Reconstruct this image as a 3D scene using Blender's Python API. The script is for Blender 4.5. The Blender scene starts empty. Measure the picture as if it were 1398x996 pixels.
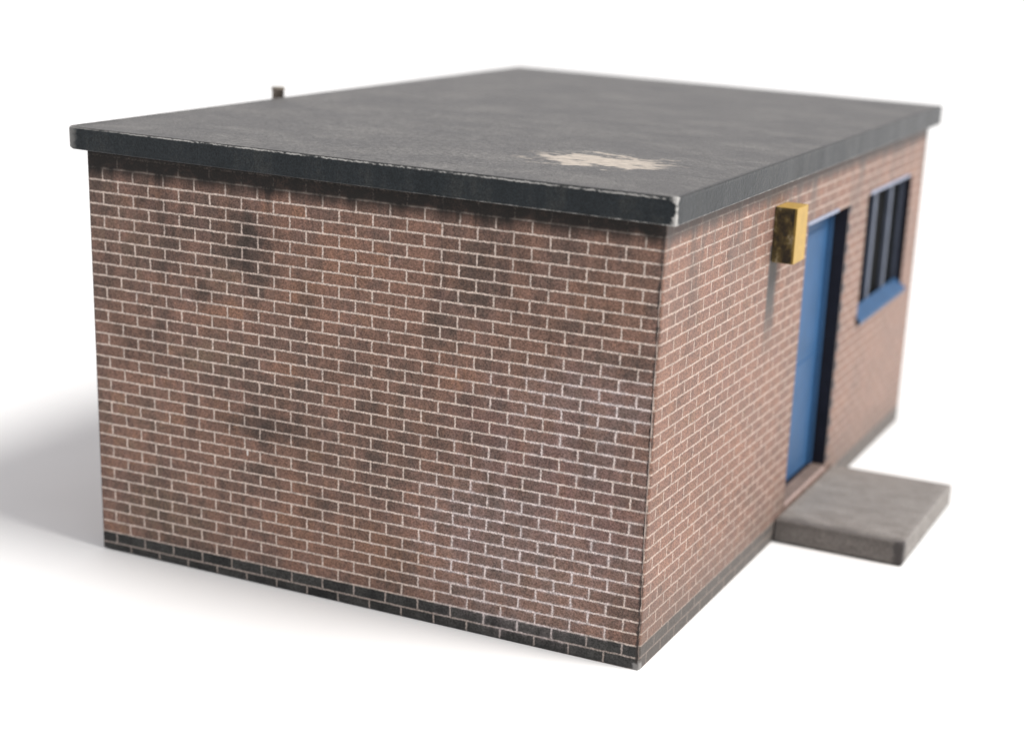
import bpy, bmesh, math, random
from mathutils import Vector, Matrix
random.seed(7)
S = bpy.context.scene
COL = S.collection

# ---------------------------------------------------------------- dimensions
B, C = .225, .075                 # brick length and course height with joint
ZS = .9907                        # printed course height on the wall, as measured
W, L = 17 * B, 6.05               # width of the end wall, length of the door wall
RB, RT, OV = 2.604, 2.759, .083   # roof slab: underside, top, overhang
DY0, DY1, DZ0, DZ1 = 2.69, 3.71, .225, 2.215     # doorway
WY0, WY1, WZ0, WZ1 = 4.25, 5.63, 1.25, 2.225     # window opening

# ---------------------------------------------------------------- node helpers
class NT:
    def __init__(s, name):
        s.m = bpy.data.materials.new(name); s.m.use_nodes = True
        s.t = s.m.node_tree; s.t.nodes.clear()
        s.out = s.t.nodes.new('ShaderNodeOutputMaterial')
        s.b = s.t.nodes.new('ShaderNodeBsdfPrincipled')
        s.t.links.new(s.b.outputs[0], s.out.inputs[0])
    def link(s, v, sock):
        if isinstance(v, bpy.types.NodeSocket): s.t.links.new(v, sock)
        elif isinstance(v, (tuple, list)):
            sock.default_value = (*v, 1) if len(v) == 3 and len(sock.default_value) == 4 else v
        else: sock.default_value = v
    def math(s, op, a, b=0, c=0, clamp=False):
        n = s.t.nodes.new('ShaderNodeMath'); n.operation = op; n.use_clamp = clamp
        for i, v in enumerate((a, b, c)): s.link(v, n.inputs[i])
        return n.outputs[0]
    def add(s, a, b): return s.math('ADD', a, b)
    def sub(s, a, b): return s.math('SUBTRACT', a, b)
    def mul(s, a, b): return s.math('MULTIPLY', a, b)
    def mn(s, a, b): return s.math('MINIMUM', a, b)
    def mx(s, a, b): return s.math('MAXIMUM', a, b)
    def ss(s, v, lo, hi, a=0., b=1.):              # smooth step
        n = s.t.nodes.new('ShaderNodeMapRange'); n.interpolation_type = 'SMOOTHSTEP'
        for i, x in enumerate((v, lo, hi, a, b)): s.link(x, n.inputs[i])
        return n.outputs[0]
    def xyz(s, x, y, z=0.):
        n = s.t.nodes.new('ShaderNodeCombineXYZ')
        for i, v in enumerate((x, y, z)): s.link(v, n.inputs[i])
        return n.outputs[0]
    def sep(s, v):
        n = s.t.nodes.new('ShaderNodeSeparateXYZ'); s.link(v, n.inputs[0]); return n.outputs
    def noise(s, vec, scale, detail=2., rough=.5, color=False):
        n = s.t.nodes.new('ShaderNodeTexNoise')
        s.link(vec, n.inputs['Vector']); n.inputs['Scale'].default_value = scale
        n.inputs['Detail'].default_value = detail; n.inputs['Roughness'].default_value = rough
        return n.outputs['Color' if color else 'Fac']
    def white(s, vec):
        n = s.t.nodes.new('ShaderNodeTexWhiteNoise'); n.noise_dimensions = '3D'
        s.link(vec, n.inputs['Vector']); return n.outputs['Value']
    def mix(s, f, a, b, mode='MIX'):
        n = s.t.nodes.new('ShaderNodeMix'); n.data_type = 'RGBA'; n.blend_type = mode
        s.link(f, n.inputs[0]); s.link(a, n.inputs[6]); s.link(b, n.inputs[7]); return n.outputs[2]
    def ramp(s, f, stops):
        n = s.t.nodes.new('ShaderNodeValToRGB'); s.link(f, n.inputs[0])
        e = n.color_ramp.elements
        e[0].position, e[0].color = stops[0][0], (*stops[0][1], 1)
        e[1].position, e[1].color = stops[-1][0], (*stops[-1][1], 1)
        for p, c in stops[1:-1]: e.new(p).color = (*c, 1)
        return n.outputs[0]
    def scale_col(s, col, f):
        n = s.t.nodes.new('ShaderNodeVectorMath'); n.operation = 'SCALE'
        s.link(col, n.inputs[0]); s.link(f, n.inputs['Scale']); return n.outputs[0]
    def coord(s, which):
        n = s.t.nodes.new('ShaderNodeTexCoord'); return n.outputs[which]
    def bump(s, h, dist, strength=1.):
        n = s.t.nodes.new('ShaderNodeBump'); n.inputs['Distance'].default_value = dist
        n.inputs['Strength'].default_value = strength
        s.link(h, n.inputs['Height']); s.link(n.outputs[0], s.b.inputs['Normal'])
    def done(s, col, rough=.6, spec=.5, glare_sheen=0., ior=1.5):  # sheen weight stands in for glare that pales faces seen at a slant
        s.b.inputs['IOR'].default_value = ior
        s.link(glare_sheen, s.b.inputs['Sheen Weight']); s.b.inputs['Sheen Roughness'].default_value = .35
        s.link(col, s.b.inputs['Base Color']); s.link(rough, s.b.inputs['Roughness'])
        s.b.inputs['Specular IOR Level'].default_value = spec
        return s.m

# ---------------------------------------------------------------- materials
def brick_mat(name, side):
    """printed brick card; UV is in metres along and up the wall. side: end | door | plain"""
    n = NT(name); VR = .5 if side == 'door' else 1.
    o = n.sep(n.coord('UV')); u0, v0 = o[0], o[1]
    uv = n.xyz(u0, v0, 3.7 if side == 'end' else 11.3)
    wob = n.sep(n.noise(uv, 30, 2, .6, color=True))
    u = n.add(u0, n.mul(n.sub(wob[0], .5), .012))
    v = n.add(v0, n.mul(n.sub(wob[1], .5), .0085))
    rowf = n.math('DIVIDE', v, C); row = n.math('FLOOR', rowf)
    par = n.math('MODULO', n.add(row, 100), 2)
    cu = n.add(n.math('DIVIDE', u, B), n.mul(par, .5)); col = n.math('FLOOR', cu)
    fu = n.math('FRACT', cu); fv = n.math('FRACT', rowf)
    du = n.mul(n.mn(fu, n.sub(1, fu)), B); dv = n.mul(n.mn(fv, n.sub(1, fv)), C)
    d = n.mn(du, dv)
    d = n.add(d, n.mul(n.sub(n.noise(uv, 75, 1), .5), .003))
    mortar = n.ss(d, .0034, .0078, 1, 0)
    # colour of the bricks: cloudy print plus half-brick steps
    half = n.math('FLOOR', n.mul(cu, 2))
    r1 = n.white(n.xyz(col, row, 1.5)); r2 = n.white(n.xyz(half, row, 5.5)); r3 = n.white(n.xyz(col, row, 8.5))
    cl = n.noise(uv, 2.6, 4, .62); cl2 = n.noise(n.xyz(n.mul(u0, 1.6), n.mul(v0, .8), 9.), 3.2, 3, .6)
    t = n.add(n.mul(cl, .8), n.add(n.mul(n.sub(r1, .5), .10 * VR), n.mul(n.sub(r2, .5), .15 * VR)))
    soft = n.noise(n.xyz(n.mul(u0, 2.2), v0, 2.), 10, 3, .55)
    t = n.add(n.add(t, .1), n.mul(n.sub(soft, .5), .50 * (.6 if side == 'door' else 1)))
    if side == 'door': t = n.add(n.mul(n.sub(t, .5), .62), .55)
    brick = n.ramp(t, [(.22, (.088, .062, .052)), (.38, (.132, .088, .072)), (.50, (.182, .112, .091)),
                       (.62, (.228, .132, .102)), (.76, (.272, .150, .102))])
    st = n.noise(n.xyz(n.mul(u0, 6.5), n.mul(v0, .75), 4.), 1.0, 4, .62)
    def mark(nm, scale, z, lo, hi, top):
        k = n.noise(n.xyz(n.mul(u0, 1.5), n.mul(v0, .9), z), scale, 4, .62)
        if side == 'end':
            at = n.t.nodes.new('ShaderNodeAttribute'); at.attribute_name = nm
            k = n.add(n.mul(at.outputs['Fac'], .62), n.mul(n.sub(k, .5), .95))
            k = n.add(k, n.mul(n.sub(r2, .5), .13))
            return n.ss(k, .05, .60, 0, top)
        return n.ss(k, lo, hi, 0, top * .55)
    warm = mark('warm', 6, 41., .52, .70, .8)
    brick = n.mix(warm, brick, (.262, .142, .094))
    tan = mark('tan', 6, 44., .54, .72, .75)
    brick = n.mix(tan, brick, (.190, .138, .092))
    mauve = mark('mauve', 5, 47., .50, .70, .7)
    brick = n.mix(mauve, brick, (.185, .104, .094))
    # broad soft runs, warm and dark, down the print
    big = n.noise(n.xyz(n.mul(u0, 2.4), n.mul(v0, .75), 71.), 1.6, 4, .55)
    brick = n.mix(n.ss(big, .50, .64, 0, .6 if side == 'end' else .45), brick, (.236, .134, .099))
    big2 = n.noise(n.xyz(n.mul(u0, 2.8), n.mul(v0, .7), 83.), 1.7, 4, .6)
    run2 = n.ss(n.add(big2, n.mul(n.sub(r2, .5), .05)), .52, .72, 0, .45 if side == 'end' else .2)
    brick = n.mix(run2, brick, (.062, .047, .040))
    up = n.ss(v0, .9, 2.6, .25, 1.)
    streak = n.mul(n.ss(st, .52, .70, 0, .6 * (.55 if side == 'door' else 1)), up)
    smoke = mark('smoke', 6, 51., .58, .76, .86)
    streak = n.mx(streak, smoke)
    brick = n.mix(streak, brick, (.047, .037, .032))
    brick = n.mix(1., brick, (.94, .93, .915) if side == 'end' else (1.08, 1.03, .975), 'MULTIPLY')
    mcol = n.mix(n.mul(n.noise(uv, 45, 2), .6), (.57, .465, .40), (.46, .38, .335)) if side == 'end' else \
           n.mix(n.mul(n.noise(uv, 45, 2), .6), (.47, .365, .305), (.37, .29, .25))
    mcol = n.mix(n.mul(streak, .45), mcol, (.14, .11, .1))
    # two dark plinth courses
    pl = n.ss(n.add(v, n.mul(n.sub(n.noise(uv, 16, 2), .5), .016)), 2 * C - .006, 2 * C + .006, 1, 0)
    pdk = n.ramp(n.add(n.mul(n.noise(uv, 9, 3), .8), n.mul(r1, .25)), [(.3, (.017, .017, .017)), (.75, (.055, .054, .051))])
    if side == 'door':
        pdk = n.mix(.5, pdk, (.10, .10, .095))
    brick = n.mix(pl, brick, pdk)
    mcol = n.mix(n.mul(pl, .55), mcol, (.09, .088, .085))
    if side == 'end':        # white bloom low on the right, and dragged-over joints
        ef = mark('bloom', 7, 61., .5, .7, 1.)
        brick = n.mix(n.mul(ef, .16), brick, (.36, .30, .29))
        mcol = n.mix(n.mul(ef, .75), mcol, (.62, .55, .55))
    if side == 'end':          # bloom bleeds out of the joints
        halo = n.mul(n.mul(ef, n.ss(d, .004, .020, 1, 0)), n.ss(n.noise(uv, 26, 3, .6),   .40, .62, 0, .5))
        brick = n.mix(halo, brick, (.50, .43, .42))
    c = n.mix(mortar, brick, mcol)
    # print grain
    gr = n.noise(uv, 105, 1.5, .6)
    c = n.scale_col(c, n.ss(gr, .22, .78, .52, 1.50))
    # dirt runs below the eaves, with the roof's shade painted into the colour
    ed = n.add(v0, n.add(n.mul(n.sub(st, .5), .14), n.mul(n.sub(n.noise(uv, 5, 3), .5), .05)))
    grime_shade = n.ss(ed, 2.465, 2.57, 0, 1. if side == 'end' else .78)
    if side == 'end': grime_shade = n.mul(grime_shade, n.ss(n.add(n.mul(gr, .55), n.mul(n.noise(uv, 13, 3, .6), .45)), .34, .54, .84, 1.))
    c = n.mix(grime_shade, c, (.012, .010, .009) if side == 'end' else (.075, .066, .062))
    if side == 'end':
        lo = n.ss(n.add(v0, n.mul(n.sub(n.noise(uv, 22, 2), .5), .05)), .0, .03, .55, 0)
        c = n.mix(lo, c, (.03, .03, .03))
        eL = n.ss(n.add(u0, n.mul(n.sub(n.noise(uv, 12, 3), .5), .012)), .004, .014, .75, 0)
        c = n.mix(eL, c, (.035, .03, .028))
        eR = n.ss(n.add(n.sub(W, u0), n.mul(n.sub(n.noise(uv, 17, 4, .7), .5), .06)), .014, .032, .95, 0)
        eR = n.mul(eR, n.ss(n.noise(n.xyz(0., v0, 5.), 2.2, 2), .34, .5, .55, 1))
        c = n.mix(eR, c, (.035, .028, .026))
        fx = n.sub(u0, 1.144); fz = n.sub(v0, .879)      # one bare fleck
        fl = n.ss(n.add(n.mul(n.mul(fx, fx), 9), n.mul(fz, fz)), .0002, .0006, 1, 0)
        c = n.mix(fl, c, (.62, .58, .54))
    if side == 'door':
        # weather streak below the yellow box
        y = n.sub(u0, B / 2)
        a = n.mul(n.ss(y, 1.84, 1.90), n.ss(n.add(y, n.mul(n.sub(n.noise(uv, 8, 3), .5), .07)), 2.00, 2.10, 1, 0))
        a = n.mul(a, n.mul(n.ss(v0, 1.40, 1.9, 0, 1.), n.ss(v0, 2.2, 2.24, 1, 0)))
        c = n.mix(a, c, (.075, .069, .066))
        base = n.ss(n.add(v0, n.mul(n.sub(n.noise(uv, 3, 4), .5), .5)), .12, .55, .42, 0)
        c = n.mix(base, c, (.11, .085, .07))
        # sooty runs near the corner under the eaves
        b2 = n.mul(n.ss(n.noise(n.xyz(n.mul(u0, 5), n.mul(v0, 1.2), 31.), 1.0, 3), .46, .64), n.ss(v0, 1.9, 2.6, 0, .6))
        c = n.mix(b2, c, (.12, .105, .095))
        # toothed dark quoins of the doorway's far side
        tooth = n.mul(par, .055)
        q = n.mul(n.ss(y, n.add(DY1 + .022, tooth), n.add(DY1 + .032, tooth), 1, 0), n.ss(y, DY1 - .03, DY1 - .02))
        q = n.mul(q, n.mul(n.ss(v0, DZ0 + .02, DZ0 + .04), n.ss(v0, DZ1 + .02, DZ1 + .03, 1, 0)))
        c = n.mix(n.mul(q, .9), c, (.03, .026, .03))
        rim = n.mul(n.ss(n.add(y, n.mul(n.sub(n.noise(uv, 40, 3), .5), .006)), -.0035, .0005, .75, 0), n.ss(n.noise(n.xyz(0., v0, 3.), 9, 4, .7), .36, .5))
        c = n.mix(rim, c, (.46, .39, .35))
        eN = n.ss(n.add(y, n.mul(n.sub(n.noise(uv, 7, 4), .5), .03)), .004, .014, .7, 0)
        eN = n.mul(eN, n.ss(y, -.001, .003))
        eN = n.mul(eN, n.ss(n.noise(n.xyz(0., v0, 9.), 3.2, 2), .42, .56))
        c = n.mix(eN, c, (.05, .04, .037))
    n.bump(n.add(n.noise(uv, 60, 3), n.mul(mortar, -.25)), .0025, .5)
    cz = n.ss(n.add(v0, n.mul(n.sub(n.noise(uv, 24, 3), .5), .06)), .035, .06, .7, 0)
    cx = n.sub(W, u0) if side == 'end' else n.sub(u0, B / 2)
    if side != 'plain': c = n.mix(n.mul(cz, n.ss(n.add(cx, n.mul(n.sub(n.noise(uv, 24, 3), .5), .06)), .03, .05, 1, 0)), c, (.30, .29, .28))
    return n.done(c, .6, .2 if side == 'end' else .3, .03 if side == 'end' else .14)

def plain(name, col, rough=.6, spec=.4, var=.12, scale=14, grain=True, bumpd=0., ior=1.5):
    n = NT(name); p = n.coord('Object')
    k = n.ss(n.noise(p, scale, 4, .6), .25, .75, 1 - var, 1 + var)
    if grain: k = n.mul(k, n.ss(n.noise(p, 180, 1), .25, .75, .9, 1.1))
    if bumpd: n.bump(n.noise(p, 70, 3), bumpd)
    return n.done(n.scale_col(n.mix(0., col, col), k), rough, spec, 0., ior)

def roof_mat():
    n = NT('roof_felt_card'); p = n.coord('Object'); x, y, z = n.sep(p)[:3]
    gr = n.noise(p, 150, 1)
    # top sheet
    cl = n.noise(n.xyz(n.mul(x, .9), n.mul(y, 1.6), 0.), 1.9, 5, .62)
    fine = n.noise(n.xyz(n.mul(x, .8), n.mul(y, 1.2), 3.), 15, 5, .72)
    top = n.ramp(n.add(n.mul(cl, .62), n.mul(fine, .38)), [(.36, (.042, .039, .037)), (.48, (.078, .074, .070)), (.60, (.130, .124, .116))])
    gr2 = n.noise(n.xyz(x, n.mul(y, .8), z), 75, 2, .6)
    top = n.scale_col(top, n.mul(n.ss(gr, .25, .75, .8, 1.2), n.ss(gr2, .28, .72, .42, 1.65)))
    dx = n.add(x, .80); dy = n.add(y, -.90)
    wob = n.sep(n.noise(n.xyz(x, n.mul(y, 1.3), 7.), 5.5, 4, .66, color=True))
    ex = n.math('DIVIDE', n.add(dx, n.mul(n.sub(wob[0], .5), .75)), .40)
    ey = n.math('DIVIDE', n.add(n.add(dy, n.mul(dx, -.12)), n.mul(n.sub(wob[1], .5), 1.05)), .25)
    patch = n.ss(n.add(n.mul(ex, ex), n.mul(ey, ey)), .35, 1.40, 1, 0)
    pc = n.ramp(n.noise(n.xyz(x, n.mul(y, 2.), 4.), 14, 4, .65), [(.3, (.34, .295, .245)), (.62, (.56, .485, .40))])
    patch = n.mul(patch, n.ss(n.noise(n.xyz(x, y, 14.), 30, 3, .6), .24, .42, .5, .97))
    top = n.mix(patch, top, pc)
    # side strip
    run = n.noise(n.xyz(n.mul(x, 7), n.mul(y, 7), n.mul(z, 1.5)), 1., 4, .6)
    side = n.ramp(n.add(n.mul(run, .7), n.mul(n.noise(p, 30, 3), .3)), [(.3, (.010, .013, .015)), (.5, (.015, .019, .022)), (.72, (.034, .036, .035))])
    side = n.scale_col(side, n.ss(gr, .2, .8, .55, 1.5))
    dT = n.sub(RT, z)
    tj = n.mul(n.sub(n.noise(p, 26, 3, .6), .5), .012)
    geo = n.t.nodes.new('ShaderNodeNewGeometry')
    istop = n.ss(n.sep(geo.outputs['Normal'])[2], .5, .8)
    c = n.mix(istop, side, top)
    # inked edge on the top sheet
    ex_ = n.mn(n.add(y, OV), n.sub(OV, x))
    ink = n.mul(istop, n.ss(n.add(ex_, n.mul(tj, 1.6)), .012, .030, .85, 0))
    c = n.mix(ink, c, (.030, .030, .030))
    # worn torn line just under the edge and flecks at the bottom
    pale = (.45, .44, .42)
    tj2 = n.mul(n.sub(n.noise(n.xyz(x, y, n.mul(z, .3)), 48, 3, .6), .5), .016)
    wl = n.math('ABSOLUTE', n.add(n.sub(dT, .013), n.add(n.mul(tj, .6), tj2)))
    wear = n.mul(n.ss(wl, .0010, .0065, 1, 0), n.ss(n.add(n.mul(n.noise(p, 34, 4, .7), .6), n.mul(n.noise(p, 7, 2), .4)), .38, .54, .05, 1))
    wear = n.mul(wear, n.ss(x, OV - .012, OV - .004, 1, .05))
    wear = n.mul(wear, n.ss(x, -3.7, -3.0, .55, 1))
    bl = n.add(n.sub(z, RB), tj)
    wear2 = n.mul(n.ss(bl, .003, .009, 1, 0), n.ss(n.noise(p, 19, 4, .7), .45, .60, .1, .75))
    wear = n.mx(wear, wear2)
    # rubbed corners
    def corner(cx, cy, r0, r1, amt):
        ax = n.sub(x, cx); ay = n.sub(y, cy)
        rr = n.math('SQRT', n.add(n.mul(ax, ax), n.mul(ay, ay)))
        rr = n.add(rr, n.mul(n.sub(n.noise(n.xyz(x, y, n.mul(z, 1.4)), 20, 4, .7), .5), .075))
        return n.mul(n.ss(rr, r0, r1, 1, 0), amt)
    k = corner(OV, -OV, .010, .024, 1.)
    k = n.mx(k, n.mul(corner(OV, -OV, .020, .040, .9), n.ss(n.math('ABSOLUTE', n.sub(z, (RB + RT) / 2)), .045, .075)))
    wear = n.mx(n.mul(wear, n.sub(1, istop)), k)
    wear = n.mx(wear, n.mul(corner(-W - OV, -OV, .03, .09, .32), 1.))
    c = n.mix(wear, c, pale)
    n.bump(n.add(n.noise(n.xyz(x, y, z), 55, 4, .6), n.mul(n.noise(p, 9, 2), .6)), .006, .55)
    return n.done(c, n.ss(cl, .3, .7, .44, .58), .17, n.ss(istop, 0, 1, .36, .27))

def box_side_mat():
    n = NT('wall_box_card'); p = n.coord('Object'); x, y, z = n.sep(p)[:3]
    geo = n.t.nodes.new('ShaderNodeNewGeometry')
    nn = n.sep(geo.outputs['Normal'])
    yel = n.scale_col((.47, .305, .080), n.ss(n.noise(p, 18, 3), .3, .7, .92, 1.06))
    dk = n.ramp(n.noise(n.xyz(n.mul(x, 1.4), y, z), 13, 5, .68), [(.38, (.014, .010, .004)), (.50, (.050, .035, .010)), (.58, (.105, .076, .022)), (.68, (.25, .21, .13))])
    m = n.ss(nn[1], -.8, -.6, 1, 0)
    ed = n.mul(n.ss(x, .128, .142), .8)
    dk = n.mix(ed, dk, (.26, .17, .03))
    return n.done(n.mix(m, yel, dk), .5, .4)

M = {
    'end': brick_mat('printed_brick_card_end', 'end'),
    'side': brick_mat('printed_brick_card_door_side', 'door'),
    'plain': brick_mat('printed_brick_card_rear', 'plain'),
    'core': plain('raw_card_edge', (.42, .35, .31), .8, .2),
    'dark': plain('dark_card_edge', (.022, .022, .028), .7, .3),
    'navy': plain('navy_painted_reveal', (.012, .012, .020), .6, .3, .2, 10),
    'roof': roof_mat(),
    'blue': plain('blue_door_paint', (.028, .096, .216), .5, .4, .10, 5),
    'bluef': plain('blue_frame_paint', (.026, .082, .180), .5, .4, .10, 6),
    'bluegrey': plain('blue_grey_window_paint', (.105, .125, .172), .5, .4, .1, 8),
    'palestrip': plain('pale_blue_lintel_edge', (.30, .33, .42), .6, .4, .1, 8),
    'pane': plain('dark_window_pane', (.007, .0075, .008), .6, .5, .2, 4, False, 0., 1.08),
    'thres': plain('brown_threshold_card', (.20, .145, .12), .7, .3, .18, 9),
    'thresedge': plain('pink_raw_threshold_edge', (.44, .33, .30), .7, .3, .15, 16),
    'box': box_side_mat(),
    'pipe': plain('beige_pipe_card', (.17, .145, .12), .7, .3, .25, 22),
    'pipecap': plain('pipe_top_card', (.32, .30, .25), .7, .3, .2, 22),
}
def step_mat():
    n = NT('grey_step_card'); p = n.coord('Object'); x, y, z = n.sep(p)[:3]
    c = n.ramp(n.noise(n.xyz(n.mul(x, .7), n.mul(y, 1.3), z), 6.5, 6, .75), [(.28, (.170, .154, .140)), (.5, (.235, .216, .199)), (.72, (.300, .280, .260))])
    c = n.scale_col(c, n.ss(n.noise(p, 85, 2), .25, .75, .62, 1.38))
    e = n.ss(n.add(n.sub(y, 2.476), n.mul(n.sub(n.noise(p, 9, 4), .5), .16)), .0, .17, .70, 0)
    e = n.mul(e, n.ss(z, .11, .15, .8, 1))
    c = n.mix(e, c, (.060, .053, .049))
    rim = n.mul(n.ss(n.sub(.935, x), .02, .05, .25, 0), n.ss(z, .13, .155))
    c = n.mix(rim, c, (.36, .34, .32))
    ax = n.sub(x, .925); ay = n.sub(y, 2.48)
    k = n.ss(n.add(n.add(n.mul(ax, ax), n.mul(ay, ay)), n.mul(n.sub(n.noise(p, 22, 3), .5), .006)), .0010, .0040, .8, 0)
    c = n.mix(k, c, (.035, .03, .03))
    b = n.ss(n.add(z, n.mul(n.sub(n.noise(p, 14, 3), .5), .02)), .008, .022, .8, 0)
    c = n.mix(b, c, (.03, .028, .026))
    n.bump(n.noise(p, 45, 4, .6), .006, .5)
    return n.done(c, .6, .4)
M['step'] = step_mat()

# ---------------------------------------------------------------- mesh helpers
def link(name, bm, mats, parent=None, uvf=None):
    me = bpy.data.meshes.new(name)
    if uvf:
        lay = bm.loops.layers.uv.verify()
        for f in bm.faces:
            for l in f.loops: l[lay].uv = uvf(l.vert.co)
    bm.to_mesh(me); bm.free()
    for m in (mats if isinstance(mats, (list, tuple)) else [mats]): me.materials.append(m)
    o = bpy.data.objects.new(name, me); COL.objects.link(o)
    if parent: o.parent = parent
    return o

def quad(bm, pts, mi=0):
    f = bm.faces.new([bm.verts.new(p) for p in pts]); f.material_index = mi; return f

def add_box(bm, x0, x1, y0, y1, z0, z1, bev=0., mi=0):
    r = bmesh.ops.create_cube(bm, size=1.)
    vs = r['verts']
    for v in vs:
        v.co = Vector((x0 if v.co.x < 0 else x1, y0 if v.co.y < 0 else y1, z0 if v.co.z < 0 else z1))
    fs = {f for v in vs for f in v.link_faces}
    for f in fs: f.material_index = mi
    if bev:
        es = list({e for v in vs for e in v.link_edges})
        bmesh.ops.bevel(bm, geom=es, offset=bev, segments=2, affect='EDGES', profile=.5)

def box_obj(name, dims, mat, parent, bev=.006):
    bm = bmesh.new(); add_box(bm, *dims, bev)
    return link(name, bm, mat, parent)

# ---------------------------------------------------------------- the building
bld = bpy.data.objects.new('brick_building', None); COL.objects.link(bld)
bld['label'] = 'small flat roofed model building of printed brick card with blue door'
bld['category'] = 'model building'

MARKS = {      # clouds in the print of the end wall: u, v, radius, radius, strength
    'smoke': [(1.1, 2.36, 0.14, 0.23, 0.6), (0.57, 2.36, 0.14, 0.2, 0.5), (0.39, 2.41, 0.16, 0.17, 0.4), (1.18, 2.07, 0.18, 0.13, 0.7), (0.82, 1.85, 0.12, 0.09, 0.7), (0.27, 1.63, 0.29, 0.21, 0.35), (0.3, 1.38, 0.21, 0.11, 0.6), (1.79, 2.57, 0.15, 0.19, 0.5), (1.36, 2.25, 0.19, 0.13, 0.4), (2.86, 2.41, 0.14, 0.34, 0.65), (3.12, 2.0, 0.23, 0.19, 0.55), (3.26, 2.46, 0.2, 0.18, 0.4), (3.59, 2.47, 0.19, 0.18, 0.4), (3.76, 1.79, 0.13, 0.12, 0.8), (1.76, 1.47, 0.15, 0.14, 0.6), (1.2, 1.13, 0.24, 0.18, 0.6), (1.36, 1.02, 0.2, 0.11, 0.6), (2.24, 1.71, 0.25, 0.15, 0.45), (2.1, 1.11, 0.34, 0.17, 0.45), (3.14, 1.55, 0.17, 0.1, 0.4), (0.94, 0.32, 0.25, 0.11, 0.3), (0.36, 0.58, 0.17, 0.11, 0.4), (1.64, 0.74, 0.12, 0.29, 0.45), (2.62, 1.2, 0.21, 0.14, 0.35), (2.11, 0.65, 0.19, 0.14, 0.4), (2.99, 0.85, 0.18, 0.14, 0.35), (2.3, 2.5, 0.14, 0.19, 0.4), (0.24, 1.98, 0.25, 0.14, 0.3)],
    'warm': [(0.93, 1.69, 0.12, 0.1, 0.6), (1.14, 1.79, 0.12, 0.05, 0.6), (1.53, 1.91, 0.12, 0.17, 0.6), (1.76, 2.17, 0.15, 0.26, 0.5), (2.09, 2.15, 0.18, 0.16, 0.4), (1.41, 1.45, 0.1, 0.07, 0.7), (1.48, 0.49, 0.12, 0.55, 0.5), (1.96, 0.44, 0.23, 0.14, 0.65), (2.42, 0.35, 0.26, 0.14, 0.45), (3.48, 2.14, 0.19, 0.12, 0.6), (2.55, 2.27, 0.21, 0.19, 0.35), (2.6, 1.73, 0.14, 0.13, 0.45), (2.63, 0.96, 0.15, 0.1, 0.55), (0.75, 0.88, 0.37, 0.15, 0.3), (3.3, 0.22, 0.28, 0.1, 0.5), (3.55, 0.93, 0.2, 0.1, 0.35), (1.99, 1.37, 0.19, 0.14, 0.3)],
    'tan': [(0.98, 1.97, 0.08, 0.1, 0.6), (0.25, 2.08, 0.25, 0.28, 0.35), (0.52, 0.35, 0.39, 0.19, 0.5), (0.33, 0.95, 0.26, 0.22, 0.4), (0.89, 1.47, 0.24, 0.1, 0.5), (2.09, 1.92, 0.15, 0.13, 0.35), (2.25, 1.34, 0.22, 0.14, 0.4), (1.6, 0.92, 0.24, 0.11, 0.3), (3.19, 0.48, 0.28, 0.14, 0.35)],
    'mauve': [(3.51, 1.61, 0.26, 0.13, 0.5), (3.33, 1.12, 0.4, 0.33, 0.6), (2.83, 1.3, 0.28, 0.2, 0.4), (3.52, 0.75, 0.27, 0.24, 0.5), (0.71, 2.28, 0.24, 0.13, 0.3), (2.38, 2.03, 0.21, 0.13, 0.3), (2.71, 0.63, 0.29, 0.14, 0.35)],
    'bloom': [(3.33, 1.22, 0.47, 0.36, 0.6), (2.86, 0.48, 0.39, 0.24, 0.8), (3.51, 1.61, 0.3, 0.13, 0.6), (3.36, 0.58, 0.38, 0.2, 0.7), (3.09, 0.21, 0.32, 0.11, 0.9), (2.59, 0.88, 0.22, 0.14, 0.35)],
}
# end wall: outer face with a slightly bowed, ragged free edge where the cards meet
T = .10
def gap(z):
    k = z / RB
    return .007 + .015 * math.sin(math.pi * min(1, k * 1.02)) + random.uniform(-.005, .004) + .003 * math.sin(z * 9.1)
bm = bmesh.new()
NZ = 90
us = [0., .004] + [W * i / 70 for i in range(1, 70)] + [W]
grid = []
for j in range(NZ + 1):
    z = RB * j / NZ
    g = gap(z); rowv = []
    for i, u in enumerate(us):
        x = -W + u
        if i == len(us) - 1: x = -g
        y = 0.
        if i == 0: y = .004; x = -W
        zz = z
        if j == 0: zz = .010 * max(0, 1 - u / (W * .9))        # lower left corner stands a hair proud of the table
        rowv.append(bm.verts.new((x, y, zz)))
    # card thickness behind both edges (mitred)
    rowv.append(bm.verts.new((-g - T, T, z)))
    rowv.insert(0, bm.verts.new((-W + T, T, z)))
    grid.append(rowv)
for j in range(NZ):
    for i in range(len(grid[0]) - 1):
        f = bm.faces.new((grid[j][i], grid[j][i + 1], grid[j + 1][i + 1], grid[j + 1][i]))
        if i in (0, len(grid[0]) - 2): f.material_index = 1
    f = bm.faces.new((grid[j][-1], grid[j][0], grid[j + 1][0], grid[j + 1][-1])); f.material_index = 1
bm.faces.new(grid[0][::-1]); bm.faces.new(grid[-1])
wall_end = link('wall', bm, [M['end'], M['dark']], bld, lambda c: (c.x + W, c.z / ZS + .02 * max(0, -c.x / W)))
for nm, lst in MARKS.items():
    at = wall_end.data.attributes.new(nm, 'FLOAT', 'POINT')
    for i, vx in enumerate(wall_end.data.vertices):
        u, v = vx.co.x + W, vx.co.z / ZS
        at.data[i].value = min(.74, sum(a * (.66 if nm == 'smoke' else .95) * math.exp(-((u - cu) / (1.5 * ru)) ** 2 - ((v - cv) / (1.3 * rv)) ** 2) for cu, cv, ru, rv, a in lst))
wall_end['label'] = 'windowless end wall of printed red brown brick with dark bottom courses'

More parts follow.
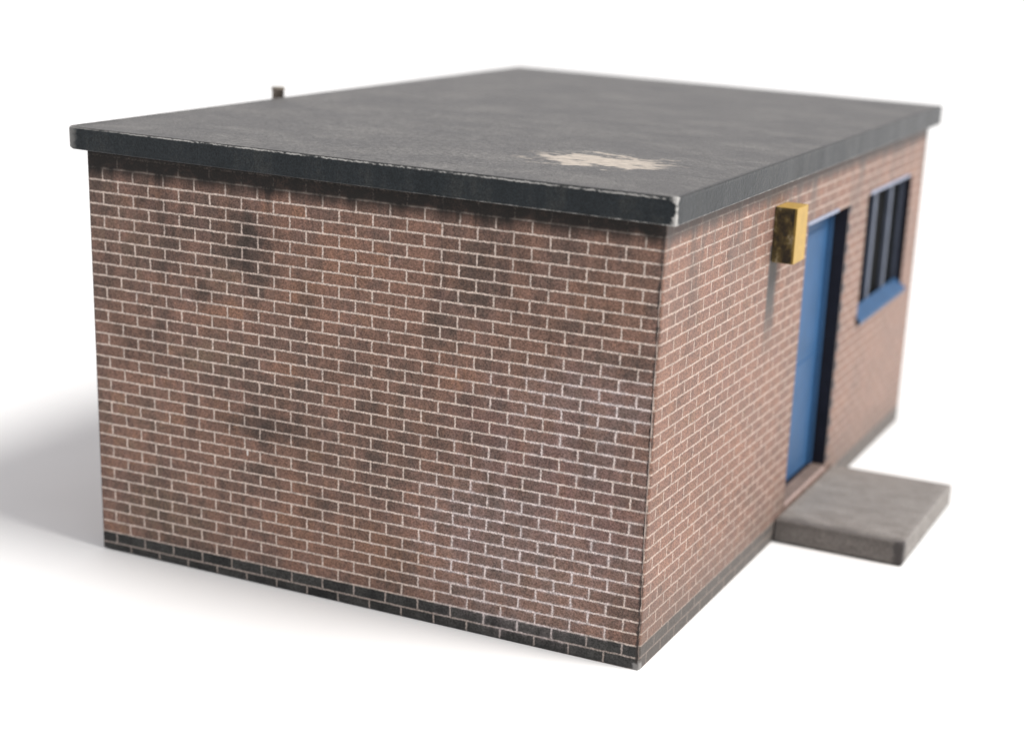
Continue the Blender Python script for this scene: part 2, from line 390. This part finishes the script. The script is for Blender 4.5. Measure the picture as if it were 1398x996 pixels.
# door wall with a doorway and a window opening
bm = bmesh.new()
ys = [0.0, DY0, DY1, WY0, WY1, L]; zs = [0., DZ0, WZ0, DZ1, WZ1, RB]
def opening(i, j):
    ym, zm = (ys[i] + ys[i + 1]) / 2, (zs[j] + zs[j + 1]) / 2
    return (DY0 < ym < DY1 and DZ0 < zm < DZ1) or (WY0 < ym < WY1 and WZ0 < zm < WZ1)
vv = {}
def vert(x, y, z):
    k = (round(x, 4), round(y, 4), round(z, 4))
    if k not in vv: vv[k] = bm.verts.new((x, y, z))
    return vv[k]
XB = -.20
for i in range(5):
    for j in range(5):
        if opening(i, j): continue
        y0, y1, z0, z1 = ys[i], ys[i + 1], zs[j], zs[j + 1]
        if i == 0: y0 = .024
        bm.faces.new((vert(0, y0, z0), vert(0, y1, z0), vert(0, y1, z1), vert(0, y0, z1)))
def reveal(y0, y1, z0, z1, mi):
    for (a, b) in (((y0, z0), (y0, z1)), ((y1, z0), (y1, z1)), ((y0, z1), (y1, z1)), ((y0, z0), (y1, z0))):
        f = bm.faces.new([bm.verts.new(p) for p in ((0, *a), (0, *b), (XB, *b), (XB, *a))]); f.material_index = mi
reveal(DY0, DY1, DZ0, DZ1, 1); reveal(WY0, WY1, WZ0, WZ1, 1)
arc = [(-.02 + .02 * math.cos(math.radians(t)), .024 + .02 * math.sin(math.radians(t))) for t in (0, -18, -36, -54, -72, -90)]
for (xa, ya), (xb, yb) in zip(arc, arc[1:]):                   # the card is folded round the corner
    f = quad(bm, ((xb, yb, 0), (xa, ya, 0), (xa, ya, RB), (xb, yb, RB))); f.smooth = True
quad(bm, ((-.02, .004, 0), (-.02, .004, RB), (-.13, .12, RB), (-.13, .12, 0)), 3)
quad(bm, ((0, L, 0), (0, L, RB), (-.12, L - .12, RB), (-.12, L - .12, 0)), 3)
bmesh.ops.recalc_face_normals(bm, faces=bm.faces)
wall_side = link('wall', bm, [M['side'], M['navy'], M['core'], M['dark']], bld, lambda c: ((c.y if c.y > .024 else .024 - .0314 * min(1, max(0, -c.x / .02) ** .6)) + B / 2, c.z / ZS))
wall_side['label'] = 'brick wall with the doorway and the window'

# the two walls that face away
bm = bmesh.new(); add_box(bm, -W, -W + .06, .104, L - .02, 0, RB)
w3 = link('wall', bm, M['plain'], bld, lambda c: (c.y, c.z / ZS))
bm = bmesh.new(); add_box(bm, -W + .005, -.125, L - .06, L, 0, RB)
w4 = link('wall', bm, M['plain'], bld, lambda c: (c.x, c.z / ZS))

# roof slab, corners rubbed round (the far left one most)
bm = bmesh.new()
def rounded(cx, cy, r, a0, k=6):
    return [(cx + r * math.cos(math.radians(a0 + 90 * t / k)), cy + r * math.sin(math.radians(a0 + 90 * t / k))) for t in range(k + 1)]
x0, x1, y0, y1 = -W - OV, OV, -OV, L + OV
ol = rounded(x0 + .045, y0 + .045, .045, 180) + rounded(x1 - .010, y0 + .010, .010, 270) + \
     rounded(x1 - .02, y1 - .02, .02, 0) + rounded(x0 + .02, y1 - .02, .02, 90)
lo = [bm.verts.new((x, y, RB)) for x, y in ol]; hi = [bm.verts.new((x, y, RT)) for x, y in ol]
ftop = bm.faces.new(hi); fbot = bm.faces.new(lo[::-1])
bm.normal_update(); bmesh.ops.inset_region(bm, faces=[ftop], thickness=.13)
for i in range(len(ol)):
    k = (i + 1) % len(ol); bm.faces.new((lo[i], lo[k], hi[k], hi[i]))
es = [e for e in bm.edges if abs(e.verts[0].co.z - e.verts[1].co.z) < 1e-6 and len(e.link_faces) == 2 and abs(e.calc_face_angle(0)) > .5]
bmesh.ops.bevel(bm, geom=es, offset=.007, segments=3, affect='EDGES', profile=.5)
for v in bm.verts:
    rr = math.hypot(v.co.x - x0, v.co.y - y0)
    if rr < .075:
        k = (1 - rr / .075)
        v.co.z += -.020 * k if v.co.z > (RB + RT) / 2 else .028 * k
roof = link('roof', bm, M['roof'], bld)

# door set back in the doorway
bm = bmesh.new()
XF = -.125
add_box(bm, XF - .05, XF, DY0 + .055, DY1 - .055, DZ0 + .012, DZ1 - .06, .004)
for a, b in ((DZ0 + .12, 1.12), (1.22, DZ1 - .14)):           # raised panels
    add_box(bm, XF - .01, XF + .008, DY0 + .17, DY1 - .17, a, b, .004)
door = link('door', bm, M['blue'], bld)
bm = bmesh.new()
add_box(bm, XF - .06, XF + .022, DY0 + .002, DY0 + .053, DZ0 + .006, DZ1 - .002, .004)
add_box(bm, XF - .06, XF + .022, DY1 - .053, DY1 - .002, DZ0 + .006, DZ1 - .002, .004)
add_box(bm, XF - .06, XF + .020, DY0 + .054, DY1 - .054, DZ1 - .057, DZ1 - .003, .004)
link('door_frame', bm, M['bluef'], door)
bm = bmesh.new(); add_box(bm, XF + .024, .006, DY0 + .003, DY1 - .003, DZ0 - .03, DZ0 + .004, .003)
for f in bm.faces:
    if f.normal.x > .5: f.material_index = 1
thr = link('threshold', bm, [M['thres'], M['thresedge']], bld)
box_obj('lintel', (-.03, .005, DY0 - .01, DY1 - .28, DZ1 - .004, DZ1 + .022), M['palestrip'], bld, .002)

# window
XW = -.06
bm = bmesh.new()
fr = .016
add_box(bm, XW - .05, XW, WY0 + .002, WY0 + fr, WZ0 + .003, WZ1 - .003, .003)
add_box(bm, XW - .05, XW, WY1 - fr, WY1 - .002, WZ0 + .003, WZ1 - .003, .003)
add_box(bm, XW - .05, XW - .001, WY0 + fr + .001, WY1 - fr - .001, WZ1 - fr, WZ1 - .004, .003)
add_box(bm, XW - .05, XW - .001, WY0 + fr + .001, WY1 - fr - .001, WZ0 + .004, WZ0 + fr, .003)
BARS = (4.725, 5.215)
for yb in BARS: add_box(bm, XW - .05, XW + .004, yb - .038, yb + .038, WZ0 + fr + .001, WZ1 - fr - .001, .003)
win = link('window', bm, M['bluegrey'], bld)
edges = [WY0 + fr, BARS[0] - .038, BARS[0] + .038, BARS[1] - .038, BARS[1] + .038, WY1 - fr]
for k in range(3):
    box_obj('pane', (XW - .035, XW - .028, edges[2 * k] + .001, edges[2 * k + 1] - .001, WZ0 + fr + .001, WZ1 - fr - .001), M['pane'], win, 0)
bm = bmesh.new()
v = [(XW + .006, WZ0 + .085), (XW + .004, WZ0 + .006), (.034, WZ0 - .024), (.038, WZ0 + .004)]
a, b = WY0 - .03, WY1 + .04
A = [bm.verts.new((x, max(a, WY0 + .004) if x < -.02 else a, z)) for x, z in v]
D = [bm.verts.new((x, min(b, WY1 - .004) if x < -.02 else b, z + .022)) for x, z in v]
fa = bm.faces.new(A); fa.material_index = 1  # near end coloured dark to deepen its shade
bm.faces.new(D[::-1])
for i in range(4):
    k = (i + 1) % 4; bm.faces.new((A[k], A[i], D[i], D[k]))
bmesh.ops.recalc_face_normals(bm, faces=bm.faces)
sill = link('sill', bm, [M['bluef'], M['dark']], win)
box_obj('lintel', (-.03, .005, WY0 + .06, WY1 - .10, WZ1 - .004, WZ1 + .022), M['palestrip'], bld, .002)

# yellow box high on the wall beside the door
wb = box_obj('wall_box', (.002, .15, 1.90, 2.135, 2.090, 2.447), M['box'], bld, .006)
wb['label'] = 'yellow box with mottled dark brown side'

# pipe stub on the far wall, its top just above the roof edge
bm = bmesh.new()
ang = [2 * math.pi * i / 20 for i in range(20)]
PX, PY, PR = -W - OV - .05, 2.27, .044
rings = []
for r, z in ((PR, 0.), (PR, 2.800), (PR * 1.1, 2.801), (PR * 1.1, 2.822), (PR * .7, 2.824), (PR * .7, 2.75)):
    rings.append([bm.verts.new((PX + r * math.cos(t), PY + r * math.sin(t), z)) for t in ang])
for q in range(len(rings) - 1):
    for i in range(20):
        k = (i + 1) % 20; f = bm.faces.new((rings[q][i], rings[q][k], rings[q + 1][k], rings[q + 1][i]))
        f.smooth = True; f.material_index = 1 if q >= 3 else 0
bm.faces.new(rings[0][::-1]); bm.faces.new(rings[-1])
link('vent_pipe', bm, [M['pipe'], M['pipecap']], bld)

# doorstep slab
bm = bmesh.new()
SH = .166
bot = [(.006, 2.478), (.938, 2.470), (.938, 3.975), (.006, 3.955)]
lo = [bm.verts.new((x, y, .002)) for x, y in bot]
hi = [bm.verts.new((x, y + .006, SH - (.004 if i == 2 else 0))) for i, (x, y) in enumerate(bot)]
bm.faces.new(lo[::-1]); bm.faces.new(hi)
for i in range(4):
    k = (i + 1) % 4; bm.faces.new((lo[i], lo[k], hi[k], hi[i]))
bmesh.ops.bevel(bm, geom=list(bm.edges), offset=.012, segments=3, affect='EDGES', profile=.5)
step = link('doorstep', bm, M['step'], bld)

# ---------------------------------------------------------------- the white surface
n = NT('white_paper'); p = n.coord('Object')
k = n.ss(n.noise(p, .7, 3), .3, .7, .985, 1.01)
MG = n.done(n.scale_col(n.mix(0., (.87, .87, .862), (.87, .87, .862)), k), .9, .1)
bm = bmesh.new(); quad(bm, ((-1500, -1500, 0), (1500, -1500, 0), (1500, 1500, 0), (-1500, 1500, 0)))
g = link('ground', bm, MG); g['kind'] = 'structure'; g['label'] = 'plain white paper surface under the model'

# ---------------------------------------------------------------- light
w = bpy.data.worlds.new('World'); S.world = w; w.use_nodes = True
bg = w.node_tree.nodes['Background']; bg.inputs[0].default_value = (.985, .97, 1.0, 1); bg.inputs[1].default_value = .66
EL, AZ, DIST = math.radians(50), math.radians(4), 300.
ld = bpy.data.lights.new('key_lamp', 'AREA'); ld.shape = 'DISK'; ld.size = 2 * DIST * math.tan(math.radians(11.))
E_n = 3.75
ld.energy = E_n * math.pi * DIST ** 2; ld.color = (1., .98, .955)
lo_ = bpy.data.objects.new('key_lamp', ld); COL.objects.link(lo_)
dirv = Vector((math.cos(EL) * math.cos(AZ), math.cos(EL) * math.sin(AZ), math.sin(EL)))
ctr = Vector((-1.5, 2, 0)); lo_.location = ctr + dirv * DIST
lo_.rotation_euler = (-dirv).to_track_quat('-Z', 'Y').to_euler()

# ---------------------------------------------------------------- camera
cd = bpy.data.cameras.new('camera'); cam = bpy.data.objects.new('camera', cd); COL.objects.link(cam)
fw = Vector((-0.36200344, 0.87799878, -0.31316392)); r2 = Vector((0.91645571, 0.39665212, 0.05268792)); u2 = Vector((-0.17047707, 0.26792766, 0.94823644))
mt = Matrix((r2, u2, -fw)).transposed().to_4x4(); mt.translation = Vector((3.20164879, -8.41093671, 4.14630298))
cam.matrix_world = mt
FPX = 2320.074
cd.sensor_fit = 'HORIZONTAL'; cd.sensor_width = 36; cd.lens = FPX / 1398 * 36
cd.shift_x = -129.23 / 1398; cd.shift_y = 150.18 / 1398
cd.clip_start = .1; cd.clip_end = 6000
cd.dof.use_dof = True; cd.dof.focus_distance = 9.9; cd.dof.aperture_fstop = .42
S.camera = cam

S.view_settings.view_transform = 'Standard'; S.view_settings.look = 'None'
S.view_settings.exposure = 0; S.view_settings.gamma = 1
S.cycles.max_bounces = 8
S.cycles.use_denoising = True
